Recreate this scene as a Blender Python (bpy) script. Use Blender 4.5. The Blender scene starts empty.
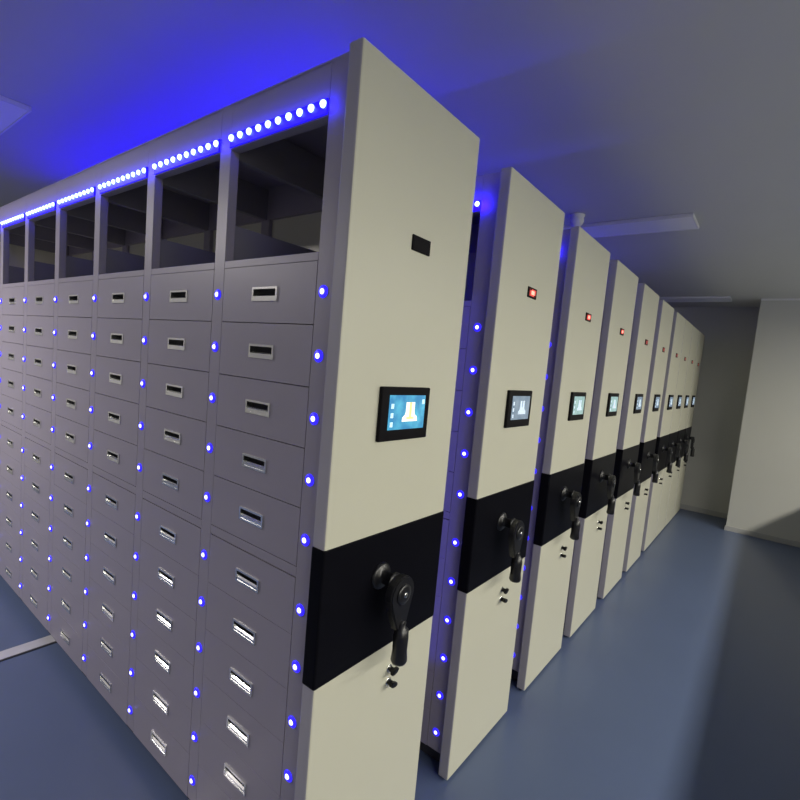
import bpy, bmesh, math, random
from mathutils import Matrix, Vector
random.seed(4)
sc = bpy.context.scene
col = sc.collection
PI = math.pi

# ------------------------------------------------------------------ materials
def mat(name, color, rough=.5, metal=0.0, emit=None, estr=0.0, noise=0.0, nscale=8, bump=0.0, bscale=300, coat=0.0, nrough=0.0, spec=.5):
    m = bpy.data.materials.new(name); m.use_nodes = True
    nt = m.node_tree; b = nt.nodes['Principled BSDF']
    b.inputs['Base Color'].default_value = (*color, 1)
    b.inputs['Roughness'].default_value = rough
    b.inputs['Metallic'].default_value = metal
    b.inputs['Coat Weight'].default_value = coat
    b.inputs['Specular IOR Level'].default_value = spec
    tc = nt.nodes.new('ShaderNodeTexCoord')
    if noise or nrough:
        n = nt.nodes.new('ShaderNodeTexNoise'); n.inputs['Scale'].default_value = nscale
        n.inputs['Detail'].default_value = 5
        nt.links.new(tc.outputs['Object'], n.inputs['Vector'])
        if noise:
            r = nt.nodes.new('ShaderNodeMapRange')
            r.inputs['To Min'].default_value = 1 - noise; r.inputs['To Max'].default_value = 1 + noise
            nt.links.new(n.outputs['Fac'], r.inputs['Value'])
            mx = nt.nodes.new('ShaderNodeVectorMath'); mx.operation = 'SCALE'
            mx.inputs[0].default_value = color
            nt.links.new(r.outputs['Result'], mx.inputs['Scale'])
            nt.links.new(mx.outputs['Vector'], b.inputs['Base Color'])
        if nrough:
            r2 = nt.nodes.new('ShaderNodeMapRange')
            r2.inputs['To Min'].default_value = rough - nrough; r2.inputs['To Max'].default_value = rough + nrough
            nt.links.new(n.outputs['Fac'], r2.inputs['Value'])
            nt.links.new(r2.outputs['Result'], b.inputs['Roughness'])
    if bump:
        n2 = nt.nodes.new('ShaderNodeTexNoise'); n2.inputs['Scale'].default_value = bscale
        nt.links.new(tc.outputs['Object'], n2.inputs['Vector'])
        bp = nt.nodes.new('ShaderNodeBump'); bp.inputs['Strength'].default_value = bump
        bp.inputs['Distance'].default_value = .001
        nt.links.new(n2.outputs['Fac'], bp.inputs['Height'])
        nt.links.new(bp.outputs['Normal'], b.inputs['Normal'])
    if emit:
        b.inputs['Emission Color'].default_value = (*emit, 1)
        b.inputs['Emission Strength'].default_value = estr
    return m

M = dict(
    cream=mat('cream_powder_coat', (.66, .65, .53), .42, noise=.02, nscale=3, bump=.15),
    steel=mat('grey_powder_coat', (.36, .33, .395), .42, noise=.05, nscale=4, bump=.15, nrough=.06),
    edge=mat('lilac_grey_edge', (.44, .42, .47), .42, noise=.03),
    inner=mat('grey_inner_coat', (.25, .24, .27), .55, noise=.04),
    gap=mat('dark_recess', (.04, .04, .05), .7, noise=.05),
    black=mat('black_gloss_band', (.006, .006, .009), .30, noise=.1, spec=.04),
    plastic=mat('black_plastic', (.008, .008, .010), .3, noise=.1, spec=.3),
    bezel=mat('bezel_plastic', (.010, .009, .011), .4, noise=.1, spec=.05),
    chrome=mat('brushed_chrome', (.82, .82, .80), .22, metal=1, noise=.03, nscale=30),
    lens=mat('led_lens', (.8, .85, 1), .3, emit=(.16, .16, 1.0), estr=11, noise=.01),
    halo=mat('led_glow_collar', (.03, .03, .9), .35, emit=(.03, .015, 1.0), estr=1.3, noise=.01),  # glowing collar paints in the soft halo around each LED
    bar=mat('led_strip_acrylic', (.02, .02, .5), .35, emit=(.02, .005, 1.0), estr=.8, noise=.01),
    bulb=mat('led_strip_bulb', (.8, .9, 1), .3, emit=(.20, .30, 1.0), estr=7, noise=.01),
    floor=mat('blue_epoxy_floor', (.10, .135, .24), .33, noise=.08, nscale=1.5, bump=.05, bscale=60, nrough=.05),
    ceil=mat('ceiling_paint', (.54, .54, .53), .75, noise=.03, nscale=2, bump=.1, bscale=80),
    wall=mat('wall_paint', (.52, .52, .49), .7, noise=.03, nscale=2, bump=.1, bscale=80),
    skirt=mat('skirting', (.40, .40, .40), .5, noise=.03),
    lampw=mat('lamp_diffuser_off', (.82, .82, .85), .35, noise=.01),
    lampf=mat('lamp_frame', (.7, .7, .72), .4, noise=.01),
    lamp_on=mat('lamp_diffuser_lit', (.8, .8, .8), .4, emit=(1, .97, .88), estr=2.2, noise=.01),
    red=mat('red_readout', (.4, .02, .02), .4, emit=(1, .10, .07), estr=.55, noise=.01),
    redcore=mat('red_readout_core', (.6, .2, .2), .4, emit=(1, .35, .25), estr=1.8, noise=.01),
    reddim=mat('dim_red_readout', (.10, .02, .02), .4, emit=(.8, .08, .06), estr=.35, noise=.01),
    crank=mat('crank_plastic', (.012, .012, .015), .33, noise=.1, spec=.6),
    rail=mat('rail_steel', (.62, .62, .66), .45, metal=.3, noise=.1, nscale=20),
    dome=mat('white_plastic', (.75, .75, .75), .35, noise=.02),
)
def screen_mat(name, c1, c2, s):
    m = bpy.data.materials.new(name); m.use_nodes = True
    nt = m.node_tree; b = nt.nodes['Principled BSDF']
    b.inputs['Base Color'].default_value = (.02, .02, .02, 1); b.inputs['Roughness'].default_value = .2
    tc = nt.nodes.new('ShaderNodeTexCoord'); n = nt.nodes.new('ShaderNodeTexNoise')
    n.inputs['Scale'].default_value = 22; n.inputs['Detail'].default_value = 3
    nt.links.new(tc.outputs['Object'], n.inputs['Vector'])
    r = nt.nodes.new('ShaderNodeValToRGB'); r.color_ramp.elements[0].position = .35; r.color_ramp.elements[1].position = .65
    r.color_ramp.elements[0].color = (*c1, 1); r.color_ramp.elements[1].color = (*c2, 1)
    nt.links.new(n.outputs['Fac'], r.inputs['Fac']); nt.links.new(r.outputs['Color'], b.inputs['Emission Color'])
    b.inputs['Emission Strength'].default_value = s
    return m
SCR = [screen_mat('screen_bright_blue', (.03, .27, .55), (.10, .55, .78), 1.0),
       screen_mat('screen_pale_blue', (.20, .29, .40), (.32, .42, .52), .8),
       screen_mat('screen_pale_green', (.30, .50, .50), (.45, .66, .62), .9)]
ICON = mat('screen_icon_white', (.8, .8, .7), .4, emit=(.95, 1, .85), estr=.85, noise=.01)
ICON2 = mat('screen_icon_yellow', (.8, .7, .3), .4, emit=(.75, .62, .25), estr=.8, noise=.01)
TXT = mat('screen_menu_pale', (.6, .8, .9), .4, emit=(.45, .75, .95), estr=.8, noise=.01)
ICONP = mat('screen_icon_pale', (.6, .7, .8), .4, emit=(.5, .62, .72), estr=.8, noise=.01)

# ------------------------------------------------------------------ mesh helpers
class MB:
    def __init__(s): s.bm = bmesh.new(); s.mats = []
    def mi(s, m):
        if m not in s.mats: s.mats.append(m)
        return s.mats.index(m)
    def box(s, x0, x1, y0, y1, z0, z1, m, bev=0, seg=2):
        t = bmesh.new()
        bmesh.ops.create_cube(t, size=1)
        for v in t.verts:
            v.co = Vector(((x0 + x1) / 2 + v.co.x * (x1 - x0), (y0 + y1) / 2 + v.co.y * (y1 - y0), (z0 + z1) / 2 + v.co.z * (z1 - z0)))
        if bev: bmesh.ops.bevel(t, geom=t.edges[:], offset=bev, segments=seg, profile=.5, affect='EDGES')
        s.join(t, m, smooth=False)
    def join(s, t, m, smooth=False):
        i = s.mi(m)
        for f in t.faces: f.material_index = i; f.smooth = smooth
        me = bpy.data.meshes.new('tmp'); t.to_mesh(me); t.free()
        s.bm.from_mesh(me); bpy.data.meshes.remove(me)
    def lathe(s, prof, origin, axis, m, n=16, smooth=True):
        """prof: (radius, height along axis); axis 'x','-y','z','-z'"""
        t = bmesh.new(); rings = []
        def P(r, h, a):
            u, v = r * math.cos(a), r * math.sin(a)
            d = {'x': (h, u, v), '-y': (u, -h, v), 'z': (u, v, h), '-z': (u, -v, -h)}[axis]
            return Vector(origin) + Vector(d)
        for r, h in prof:
            rings.append([t.verts.new(P(max(r, 1e-5), h, 2 * PI * k / n)) for k in range(n)])
        for a, b in zip(rings, rings[1:]):
            for k in range(n):
                t.faces.new((a[k], a[(k + 1) % n], b[(k + 1) % n], b[k]))
        t.faces.new(rings[0][::-1]); t.faces.new(rings[-1])
        bmesh.ops.recalc_face_normals(t, faces=t.faces[:])
        s.join(t, m, smooth)
    def prism(s, pts, x0, x1, m, bev=0):
        """outline of (y, z) points extruded along x"""
        t = bmesh.new()
        a = [t.verts.new((x0, y, z)) for y, z in pts]; b = [t.verts.new((x1, y, z)) for y, z in pts]
        t.faces.new(a); t.faces.new(b)
        n = len(pts)
        for k in range(n): t.faces.new((a[k], a[(k + 1) % n], b[(k + 1) % n], b[k]))
        bmesh.ops.recalc_face_normals(t, faces=t.faces[:])
        if bev: bmesh.ops.bevel(t, geom=[e for f in t.faces if len(f.verts) > 4 for e in f.edges], offset=bev, segments=2, affect='EDGES')
        s.join(t, m)
    def holed(s, x0, x1, z0, z1, hx0, hx1, hz0, hz1, y0, y1, m):
        """plate facing -y at y0 with a rectangular hole, back at y1"""
        t = bmesh.new(); X = [x0, hx0, hx1, x1]; Z = [z0, hz0, hz1, z1]
        F = [[t.verts.new((x, y0, z)) for z in Z] for x in X]; B = [[t.verts.new((x, y1, z)) for z in Z] for x in X]
        for i in range(3):
            for j in range(3):
                if i == 1 and j == 1: continue
                for G in (F, B): t.faces.new((G[i][j], G[i + 1][j], G[i + 1][j + 1], G[i][j + 1]))
        def side(p, q):
            t.faces.new((F[p[0]][p[1]], F[q[0]][q[1]], B[q[0]][q[1]], B[p[0]][p[1]]))
        for i in range(3):
            side((i, 0), (i + 1, 0)); side((i, 3), (i + 1, 3)); side((0, i), (0, i + 1)); side((3, i), (3, i + 1))
        side((1, 1), (2, 1)); side((1, 2), (2, 2)); side((1, 1), (1, 2)); side((2, 1), (2, 2))
        bmesh.ops.recalc_face_normals(t, faces=t.faces[:])
        s.join(t, m)
    def mesh(s, name):
        me = bpy.data.meshes.new(name); s.bm.to_mesh(me); s.bm.free()
        for m in s.mats: me.materials.append(m)
        return me
def link(name, me, parent=None, loc=(0, 0, 0)):
    o = bpy.data.objects.new(name, me); col.objects.link(o); o.location = loc
    if parent: o.parent = parent
    return o
def one(name, mb, parent=None, loc=(0, 0, 0)): return link(name, mb.mesh(name), parent, loc)
def tag(o, label, cat, group=None):
    o['label'] = label; o['category'] = cat
    if group: o['group'] = group
    return o
def struct(o): o['kind'] = 'structure'; return o
def empty(name, loc): 
    o = bpy.data.objects.new(name, None); o.empty_display_size = .1; col.objects.link(o); o.location = loc; return o

# ------------------------------------------------------------------ measures
X0, W, NC = -.0948, .4857, 7           # first post, column pitch, columns
D, HT = .549, 2.40
YF = .02
PW = .029                              # half width of a post
def rowz(j): return 1.8285 - .1635 * j if j < 5 else .9788 - .1625 * (j - 5)
XL = X0 - NC * W - PW                  # left end of the body
OP0, OP1 = 1.93, 2.262                 # open bays

# ------------------------------------------------------------------ shared meshes
def m_body():
    b = MB(); g = M['steel']; i_ = M['inner']
    xr = -.044
    b.box(XL, xr, .05, D - .02, .085, OP0, i_)                               # closed core behind drawers
    for k in range(NC + 1):                                                  # front and rear posts
        xa, xb = X0 - k * W - PW, X0 - k * W + PW
        if k == 0: xb = xr
        b.box(xa, xb, YF, .05, .085, HT - .01, g, .0015, 1)
        b.box(xa, xb, D - .03, D, .085, HT - .01, g, .0015, 1)
        if k: 
            b.box(X0 - k * W - .012, X0 - k * W + .012, .05, D - .03, OP0, 2.05, i_)     # low divider
            b.box(X0 - k * W - .012, X0 - k * W + .012, .05, D - .03, 2.25, HT - .02, i_)  # header beam
    xs = [X0 - k * W for k in range(NC + 1)]
    for k in range(NC):
        xa, xb = xs[k + 1] + PW, xs[k] - PW
        b.box(xa, xb, YF, .05, 1.908, OP0, g, .001, 1)       # sill rail
        b.box(xa, xb, YF + .0005, .05, 1.0612, 1.0893, g)     # rail between the two drawer stacks
        b.box(xa, xb, YF, .05, OP1, HT - .01, g)             # fascia
        b.box(xa, xb, D - .03, D, OP1 - .01, HT - .01, g)
        b.box(xa, xb, D - .02, D, .085, OP0, g)
        b.box(xa, xb, D - .012, D - .008, OP0, OP1, M['cream'])   # back sheet of the open bay
    b.box(XL, xr, YF, D, HT - .012, HT - .004, g)            # roof
    b.box(XL - .02, XL, 0, D, .03, HT, M['cream'], .004, 2)  # far end sheet
    return b.mesh('body')
def m_plinth():
    b = MB(); b.box(XL, -.06, .06, D - .04, .008, .084, M['gap']); return b.mesh('plinth')
def m_drawer():
    b = MB(); w = (W - 2 * PW) / 2 - .0015; h = .0805
    b.holed(-w, w, -h, h, -.054, .054, -.017, .017, 0, .026, M['steel'])
    return b.mesh('drawer')
def m_pull():
    b = MB(); c = M['chrome']
    hx, hz = .058, .020
    b.holed(-hx, hx, -hz, hz, -.051, .051, -.014, .014, -.004, .0015, c)      # rim
    b.box(-.0535, .0535, .0225, .0245, -.0165, .0165, M['gap'])               # cup back
    b.box(-.0535, -.0515, .0015, .0225, -.0165, .0165, c); b.box(.0515, .0535, .0015, .0225, -.0165, .0165, c)
    # curved polished lower lip of the cup, and the finger lip above
    t = bmesh.new(); pr = [(-.003, -.006), (.002, -.002), (.009, -.0035), (.016, -.009), (.0222, -.0155)]
    A = [t.verts.new((-.051, y, z)) for y, z in pr]; B = [t.verts.new((.051, y, z)) for y, z in pr]
    A2 = [t.verts.new((-.051, y, -.0165)) for y, z in pr]; B2 = [t.verts.new((.051, y, -.0165)) for y, z in pr]
    n = len(pr)
    for k in range(n - 1):
        t.faces.new((A[k], A[k + 1], B[k + 1], B[k])); t.faces.new((A2[k], A2[k + 1], B2[k + 1], B2[k]))
        t.faces.new((A[k], A[k + 1], A2[k + 1], A2[k])); t.faces.new((B[k], B[k + 1], B2[k + 1], B2[k]))
    t.faces.new((A[0], B[0], B2[0], A2[0])); t.faces.new((A[-1], B[-1], B2[-1], A2[-1]))
    bmesh.ops.recalc_face_normals(t, faces=t.faces[:])
    b.join(t, c)
    b.box(-.051, .051, .0015, .0222, .0145, .0165, M['gap'])
    return b.mesh('pull_handle')
def m_led():
    b = MB()
    b.lathe([(.0165, 0), (.0165, .0020), (.013, .0045), (.007, .0045)], (0, 0, 0), '-y', M['halo'], 16)
    b.lathe([(.0074, .0045), (.0072, .0060), (.005, .0078), (.002, .0086)], (0, 0, 0), '-y', M['lens'], 12)
    return b.mesh('led')
def m_strip():
    b = MB(); w = (W - 2 * PW) / 2
    b.box(-w, w, -.006, 0, -.020, .020, M['bar'], .002, 1)
    return b.mesh('led_strip')
def m_roof_strip():
    b = MB(); L = NC * W
    b.box(X0 - L, X0 - .5, D - .055, D - .035, HT - .004, HT + .006, M['bar'], .001, 1); return b.mesh('roof_added_strip')  # added strip, unseen on the roof, gives the ceiling its blue glow
def m_bulb():
    b = MB(); b.lathe([(.0095, .0062), (.0095, .010), (.007, .0135), (.003, .0155)], (0, 0, 0), '-y', M['bulb'], 12)
    return b.mesh('led_bulb')
def m_panel():
    b = MB(); b.box(-.046, 0, 0, D, .012, HT, M['cream'], .005, 2)
    k = b.mi(M['edge'])                                     # the folded front edge gets a lilac grey of its own
    for fc in b.bm.faces:
        if fc.normal.y < -.9: fc.material_index = k
    return b.mesh('end_panel')
def m_band():
    b = MB(); b.box(-.0475, .0022, -.0022, D + .0022, .80, 1.18, M['black'], .0065, 3); return b.mesh('handle_band')
def m_window(kind):
    b = MB()
    b.box(-.001, .005, .243, .327, 1.98, 2.022, M['bezel'], .0015, 1)
    if kind:
        b.box(.005, .0062, .255, .315, 1.987, 2.015, M['red' if kind == 1 else 'reddim'])
        b.box(.0062, .0068, .270, .300, 1.993, 2.009, M['redcore' if kind == 1 else 'reddim'])
        b.box(.005, .0066, .255, .270, 2.009, 2.015, M['bezel']); b.box(.005, .0066, .300, .315, 1.987, 1.993, M['bezel'])
    else:
        b.box(.005, .0058, .248, .322, 1.984, 2.018, M['bezel'])
    return b.mesh('display_window')
def m_bezel():
    b = MB(); b.box(-.001, .012, .159, .385, 1.446, 1.599, M['bezel'], .004, 2); return b.mesh('touch_screen')
def m_display(k):
    b = MB(); b.box(.012, .0132, .192, .360, 1.478, 1.576, SCR[k]); return b.mesh('display')
def m_icon(k):
    b = MB()
    x0, x1 = .0132, .0138
    ic = ICON if k == 0 else ICONP
    b.prism([(.252, 1.500), (.326, 1.500), (.322, 1.514), (.312, 1.520), (.309, 1.530), (.309, 1.556), (.294, 1.556), (.292, 1.528),
             (.286, 1.528), (.284, 1.556), (.268, 1.556), (.268, 1.530), (.265, 1.520), (.254, 1.512)], x0, x1, ic)
    if k == 0:
        b.box(x1, x1 + .0004, .284, .294, 1.512, 1.556, ICON2)
        b.box(x1, x1 + .0004, .272, .306, 1.507, 1.513, ICON2)
    return b.mesh('icon')
def m_button(k):
    b = MB(); b.box(.0132, .0138, -.006, .006, -.007, .007, TXT if k == 0 else ICONP); return b.mesh('menu_button')
HY, HZ = .232, 1.045
def m_hub():
    b = MB()
    b.lathe([(.040, 0), (.040, .004), (.034, .010), (.022, .012), (.019, .018), (.019, .048), (.027, .050), (.027, .056)], (.002, HY, HZ), 'x', M['crank'], 24)
    return b.mesh('hub')
def m_arm():
    b = MB(); pts = []
    cy, cz, r = HY + .010, HZ - .032, .053
    for k in range(15):
        a = math.radians(-25 + k * 230 / 14); pts.append((cy + r * math.cos(a), cz + r * math.sin(a)))
    pts += [(cy - .036, cz - .055), (cy - .014, cz - .104), (cy + .024, cz - .104), (cy + .038, cz - .055)]
    b.prism(pts, .056, .084, M['crank'], .004)
    b.lathe([(.030, .084), (.030, .088), (.020, .090), (.0, .0905)], (0, cy, cz + .002), 'x', M['crank'], 20)
    b.lathe([(.008, .0905), (.008, .093), (.003, .094)], (0, cy, cz + .002), 'x', M['chrome'], 12)
    b.lathe([(.011, .056), (.011, .090), (.006, .092)], (0, cy + .006, cz - .088), 'x', M['crank'], 14)
    return b.mesh('arm')
def m_grip():
    b = MB(); cy, cz = HY + .014, HZ - .130
    b.lathe([(.010, -.012), (.012, 0), (.0205, .006), (.0225, .03), (.0215, .07), (.0245, .098), (.021, .106), (.008, .108)], (.085, cy, cz), '-z', M['crank'], 18)
    return b.mesh('grip')
def m_lock():
    b = MB()
    b.lathe([(.013, 0), (.013, .003), (.009, .004)], (-.0005, 0, 0), 'x', M['chrome'], 16)
    b.lathe([(.0085, .003), (.0085, .016), (.006, .018)], (0, 0, 0), 'x', M['plastic'], 12)
    return b.mesh('lock')
def m_key():
    b = MB(); pts = []
    for k in range(12):
        t = 2 * PI * k / 12; pts.append((.017 * math.cos(t), .009 * math.sin(t)))
    b.prism(pts, .017, .028, M['plastic'], .0015)
    return b.mesh('key')

me = dict(body=m_body(), plinth=m_plinth(), drawer=m_drawer(), pull=m_pull(), led=m_led(), strip=m_strip(), roof=m_roof_strip(), bulb=m_bulb(),
          panel=m_panel(), band=m_band(), win0=m_window(0), win1=m_window(1), win2=m_window(2), bezel=m_bezel(),
          disp=[m_display(k) for k in range(3)], icon=[m_icon(0), m_icon(1)], button=[m_button(0), m_button(1)], hub=m_hub(), arm=m_arm(), grip=m_grip(), lock=m_lock(), key=m_key())

def cabinet(y, n, ndraw, nstrip, label):
    root = empty('drawer_cabinet', (0, y, 0))
    tag(root, label, 'filing cabinet', 'mobile drawer cabinets standing in one row')
    link('body', me['body'], root); link('plinth', me['plinth'], root)['label'] = 'dark recessed plinth'
    link('end_panel', me['panel'], root)['label'] = 'cream end panel facing the walkway'
    link('handle_band', me['band'], root)['label'] = 'glossy black band around the end panel'
    w = link('display_window', me['win0' if n == 0 else 'win1' if n < 4 else 'win2'], root)
    w['label'] = 'small blank black window' if n == 0 else 'small glowing red readout' if n < 4 else 'small dim red readout'
    t = link('touch_screen', me['bezel'], root); t['label'] = 'black framed touch screen'
    k = 0 if n == 0 else (2 if n in (2, 3) else 1)
    link('display', me['disp'][k], t); link('icon', me['icon'][min(k, 1)], t)
    for j in range(3): link('menu_button', me['button'][min(k, 1)], t, (0, .206, 1.493 + j * .026))
    if k == 0: link('menu_button', me['button'][0], t, (0, .350, 1.557))
    h = link('crank_handle', me['hub'], root); h['label'] = 'black folding crank handle'
    link('arm', me['arm'], h); link('grip', me['grip'], h)
    for z, a in ((.716, .3), (.672, -.25)):
        l = link('lock', me['lock'], root, (0, .318, z)); q = link('key', me['key'], l); q.rotation_euler.x = a
    for c in range(ndraw):
        for j in range(11):
            d = link('drawer', me['drawer'], root, (X0 - (c + .5) * W, YF, rowz(j) - .002))
            link('pull_handle', me['pull'], d)
    for c in range(ndraw + 1):
        for j in range(11):
            link('led', me['led'], root, (X0 - c * W + (.010 if n == 1 and c == 0 else 0), YF, rowz(j)))
    link('roof_added_strip', me['roof'], root)['label'] = 'blue strip added along the roof to light the ceiling'
    for c in range(nstrip):
        s = link('led_strip', me['strip'], root, (X0 - (c + .5) * W, YF, 2.284))
        for q in range(10):
            link('led_bulb', me['bulb'], s, ((q - 4.5) * .0447 - .0155 + .0155, 0, .006))
    return root

YS = [0, .7799, 1.5291, 2.2396, 2.9894, 3.7113, 4.4342, 5.00, 5.57, 6.14]
LAB = ['nearest drawer cabinet, grey drawers dotted with blue LEDs, blank black window above bright blue screen',
       'cream ended cabinet second from the camera, large red readout, just behind the nearest cabinet',
       'cream ended cabinet third from the camera, pale green screen, below the white ceiling dome',
       'cream ended cabinet fourth from the camera, close behind the third with a narrow gap',
       'cream ended cabinet fifth from the camera, midway along the row',
       'cream ended cabinet sixth from the camera, last one with a gap behind and in front',
       'cream ended cabinet seventh from the camera, first of the four closed up together',
       'cream ended cabinet eighth from the camera, second of the four closed up together',
       'cream ended cabinet ninth from the camera, last but one before the far wall',
       'cream ended cabinet tenth from the camera, farthest one, against the far wall']
for n, y in enumerate(YS):
    cabinet(y, n, NC if n == 0 else (2 if n < 6 else 1), NC if n == 0 else 3, LAB[n])

# floor rails the cabinets roll on
for x, lab in ((-2.10, 'flat steel floor rail passing under the middle of the cabinets, seen at lower left'),
               (-.62, 'flat steel floor rail passing under the cabinets near their cream ends')):
    b = MB()
    b.box(-.048, .032, 0, 7.7, 0, .005, M['rail'], .001, 1)
    b.box(.032, .044, 0, 7.7, 0, .0045, M['gap'])
    tag(one('floor_rail', b, None, (x, -.95, 0)), lab, 'rail', 'floor rails under the cabinets')

# ------------------------------------------------------------------ setting
CZ = 2.80
XW0, XW1 = 1.9, 2.0                    # wall on the right, with a long opening to the lit corridor
YB, YA = 6.86, -4.2
XLW, XC = -5.6, 5.2
def sbox(name, *a, m): 
    b = MB(); b.box(*a, m); return struct(one(name, b))
sbox('floor', XLW - .1, XC + .1, YA - .1, YB + .1, -.1, 0, m=M['floor'])
sbox('ceiling', XLW - .1, XC + .1, YA - .1, YB + .1, CZ, CZ + .1, m=M['ceil'])
sbox('wall_back', XLW - .1, XC + .1, YB, YB + .12, 0, CZ, m=M['wall'])
sbox('wall_pillar', .568, XW0, 6.2, YB, 0, CZ, m=M['wall'])
sbox('wall_front', XLW - .1, XC + .1, YA - .12, YA, 0, CZ, m=M['wall'])
sbox('wall_left', XLW - .12, XLW, YA, YB, 0, CZ, m=M['wall'])
sbox('wall_corridor', XC, XC + .12, YA, YB, 0, CZ, m=M['wall'])
SILL, HEAD = 1.05, 2.76
b = MB(); b.box(XW0, XW1, YA, YB, 0, SILL, M['wall']); b.box(XW0, XW1, YA, YB, HEAD, CZ, M['wall'])
b.box(XW0, XW1, YA, -2.4, SILL, HEAD, M['wall']); b.box(XW0, XW1, 6.5, YB, SILL, HEAD, M['wall'])
struct(one('wall_right', b))
b = MB(); b.box(XLW, .568, YB - .012, YB, 0, .07, M['skirt'], .002, 1); struct(one('baseboard_back', b))
b = MB(); b.box(.556, XW0, 6.188, 6.2, 0, .06, M['skirt'], .002, 1); struct(one('baseboard_pillar', b))
b = MB(); b.box(.568, XW0, 6.185, 6.2, CZ - .02, CZ, M['lampf'], .002, 1); struct(one('trim_1', b))

# ceiling lamps
def ceiling_lamp(cx, cy, lab, lit=False, lx=1.2, ly=.3):
    r = empty('ceiling_light', (cx, cy, CZ))
    tag(r, lab, 'ceiling light', 'flat ceiling lights')
    b = MB(); t = .012
    b.box(-lx / 2, lx / 2, -ly / 2, -ly / 2 + t, -.022, 0, M['lampf'], .002, 1); b.box(-lx / 2, lx / 2, ly / 2 - t, ly / 2, -.022, 0, M['lampf'], .002, 1)
    b.box(-lx / 2, -lx / 2 + t, -ly / 2 + t, ly / 2 - t, -.022, 0, M['lampf'], .002, 1); b.box(lx / 2 - t, lx / 2, -ly / 2 + t, ly / 2 - t, -.022, 0, M['lampf'], .002, 1)
    one('frame', b, r)
    b = MB(); b.box(-lx / 2 + t, lx / 2 - t, -ly / 2 + t, ly / 2 - t, -.019, -.002, M['lamp_on' if lit else 'lampw'])
    one('diffuser', b, r)
    return r
ceiling_lamp(-.32, 2.93, 'unlit pale ceiling light above the third and fourth cabinets')
ceiling_lamp(-.32, 6.12, 'unlit pale ceiling light farthest away, near the far wall')
ceiling_lamp(-2.95, -.16, 'unlit pale ceiling light over the drawer fronts, at the upper left')

def area(name, loc, rot, sx, sy, power, color, spread=PI):
    l = bpy.data.lights.new(name, 'AREA'); l.shape = 'RECTANGLE'; l.size = sx; l.size_y = sy
    l.energy = power; l.color = color; l.spread = spread
    o = bpy.data.objects.new(name, l); col.objects.link(o); o.location = loc; o.rotation_euler = rot
    return o
# lit tube lamps on the corridor ceiling beyond the opening in the right wall
for k, cy in enumerate((-1.2, 1.6, 4.4)):
    r = ceiling_lamp(3.8, cy, 'lit ceiling light of the corridor beyond the right wall, ' + ('nearest the entrance', 'middle one', 'nearest the far wall')[k], True, .22, 2.6)
    area('corridor_lamp', (3.8, cy, CZ - .045), (0, 0, 0), .2, 2.5, 132, (1, .96, .84), math.radians(176))
# lit lamp behind the camera
ceiling_lamp(-3.4, -1.7, 'lit ceiling light behind the camera, over the open floor', True)
area('room_lamp', (-3.4, -1.7, CZ - .045), (0, 0, 0), 1.1, .28, 80, (1, .93, .90))

# blue light from the LED strips and added roof strips, over their length
BL = (.015, .0, 1)
for n, y in enumerate(YS[:6]):
    L = NC * W
    area('strip_glow', (X0 - L / 2, y - .004, 2.285), (math.radians(98), 0, 0), L, .03, (3, 12, 9, 3, 4, 3)[n], BL)
    area('roof_glow', (X0 - .25 - L / 2, y + D - .045, HT + .012), (PI, 0, 0), L - .5, .02, (10, 4, 3, 2, 2, 2)[n], BL)
    if n: area('drawer_led_glow', (X0 - L / 2, y - .002, 1.2), (math.radians(90), 0, 0), L, 1.5, 5.0, BL)

# smoke detector
b = MB()
b.lathe([(.050, 0), (.050, .010), (.042, .014), (.046, .026), (.048, .040), (.044, .056), (.034, .070), (.018, .079), (.0, .082)], (0, 0, 0), '-z', M['dome'], 28)
tag(one('smoke_detector', b, None, (-.40, 2.57, CZ)), 'small white dome detector on the ceiling above the third cabinet', 'smoke detector')

# ------------------------------------------------------------------ world, camera
w = bpy.data.worlds.new('world'); sc.world = w; w.use_nodes = True
w.node_tree.nodes['Background'].inputs[0].default_value = (.5, .5, .6, 1)
w.node_tree.nodes['Background'].inputs[1].default_value = .05

f, cx, cy = 481.0, 407.26, 409.45
rx, ry, rz = -.0925, -.09, .648
pos = (.8474, -.828, 1.6632)
Rm = Matrix.Rotation(rz, 3, 'Z') @ Matrix.Rotation(rx, 3, 'X') @ Matrix.Rotation(ry, 3, 'Y')
right, fwd, up = Rm.col[0], Rm.col[1], Rm.col[2]
cam = bpy.data.cameras.new('camera'); co = bpy.data.objects.new('camera', cam); col.objects.link(co)
co.matrix_world = Matrix(((right[0], up[0], -fwd[0], pos[0]), (right[1], up[1], -fwd[1], pos[1]), (right[2], up[2], -fwd[2], pos[2]), (0, 0, 0, 1)))
cam.sensor_width = 36; cam.lens = f / 800 * 36
cam.shift_x = (400 - cx) / 800; cam.shift_y = (cy - 400) / 800
cam.clip_start = .02
sc.camera = co
sc.view_settings.view_transform = 'Standard'; sc.view_settings.look = 'None'
sc.view_settings.gamma = 1; sc.view_settings.use_curve_mapping = False
sc.view_settings.exposure = 0
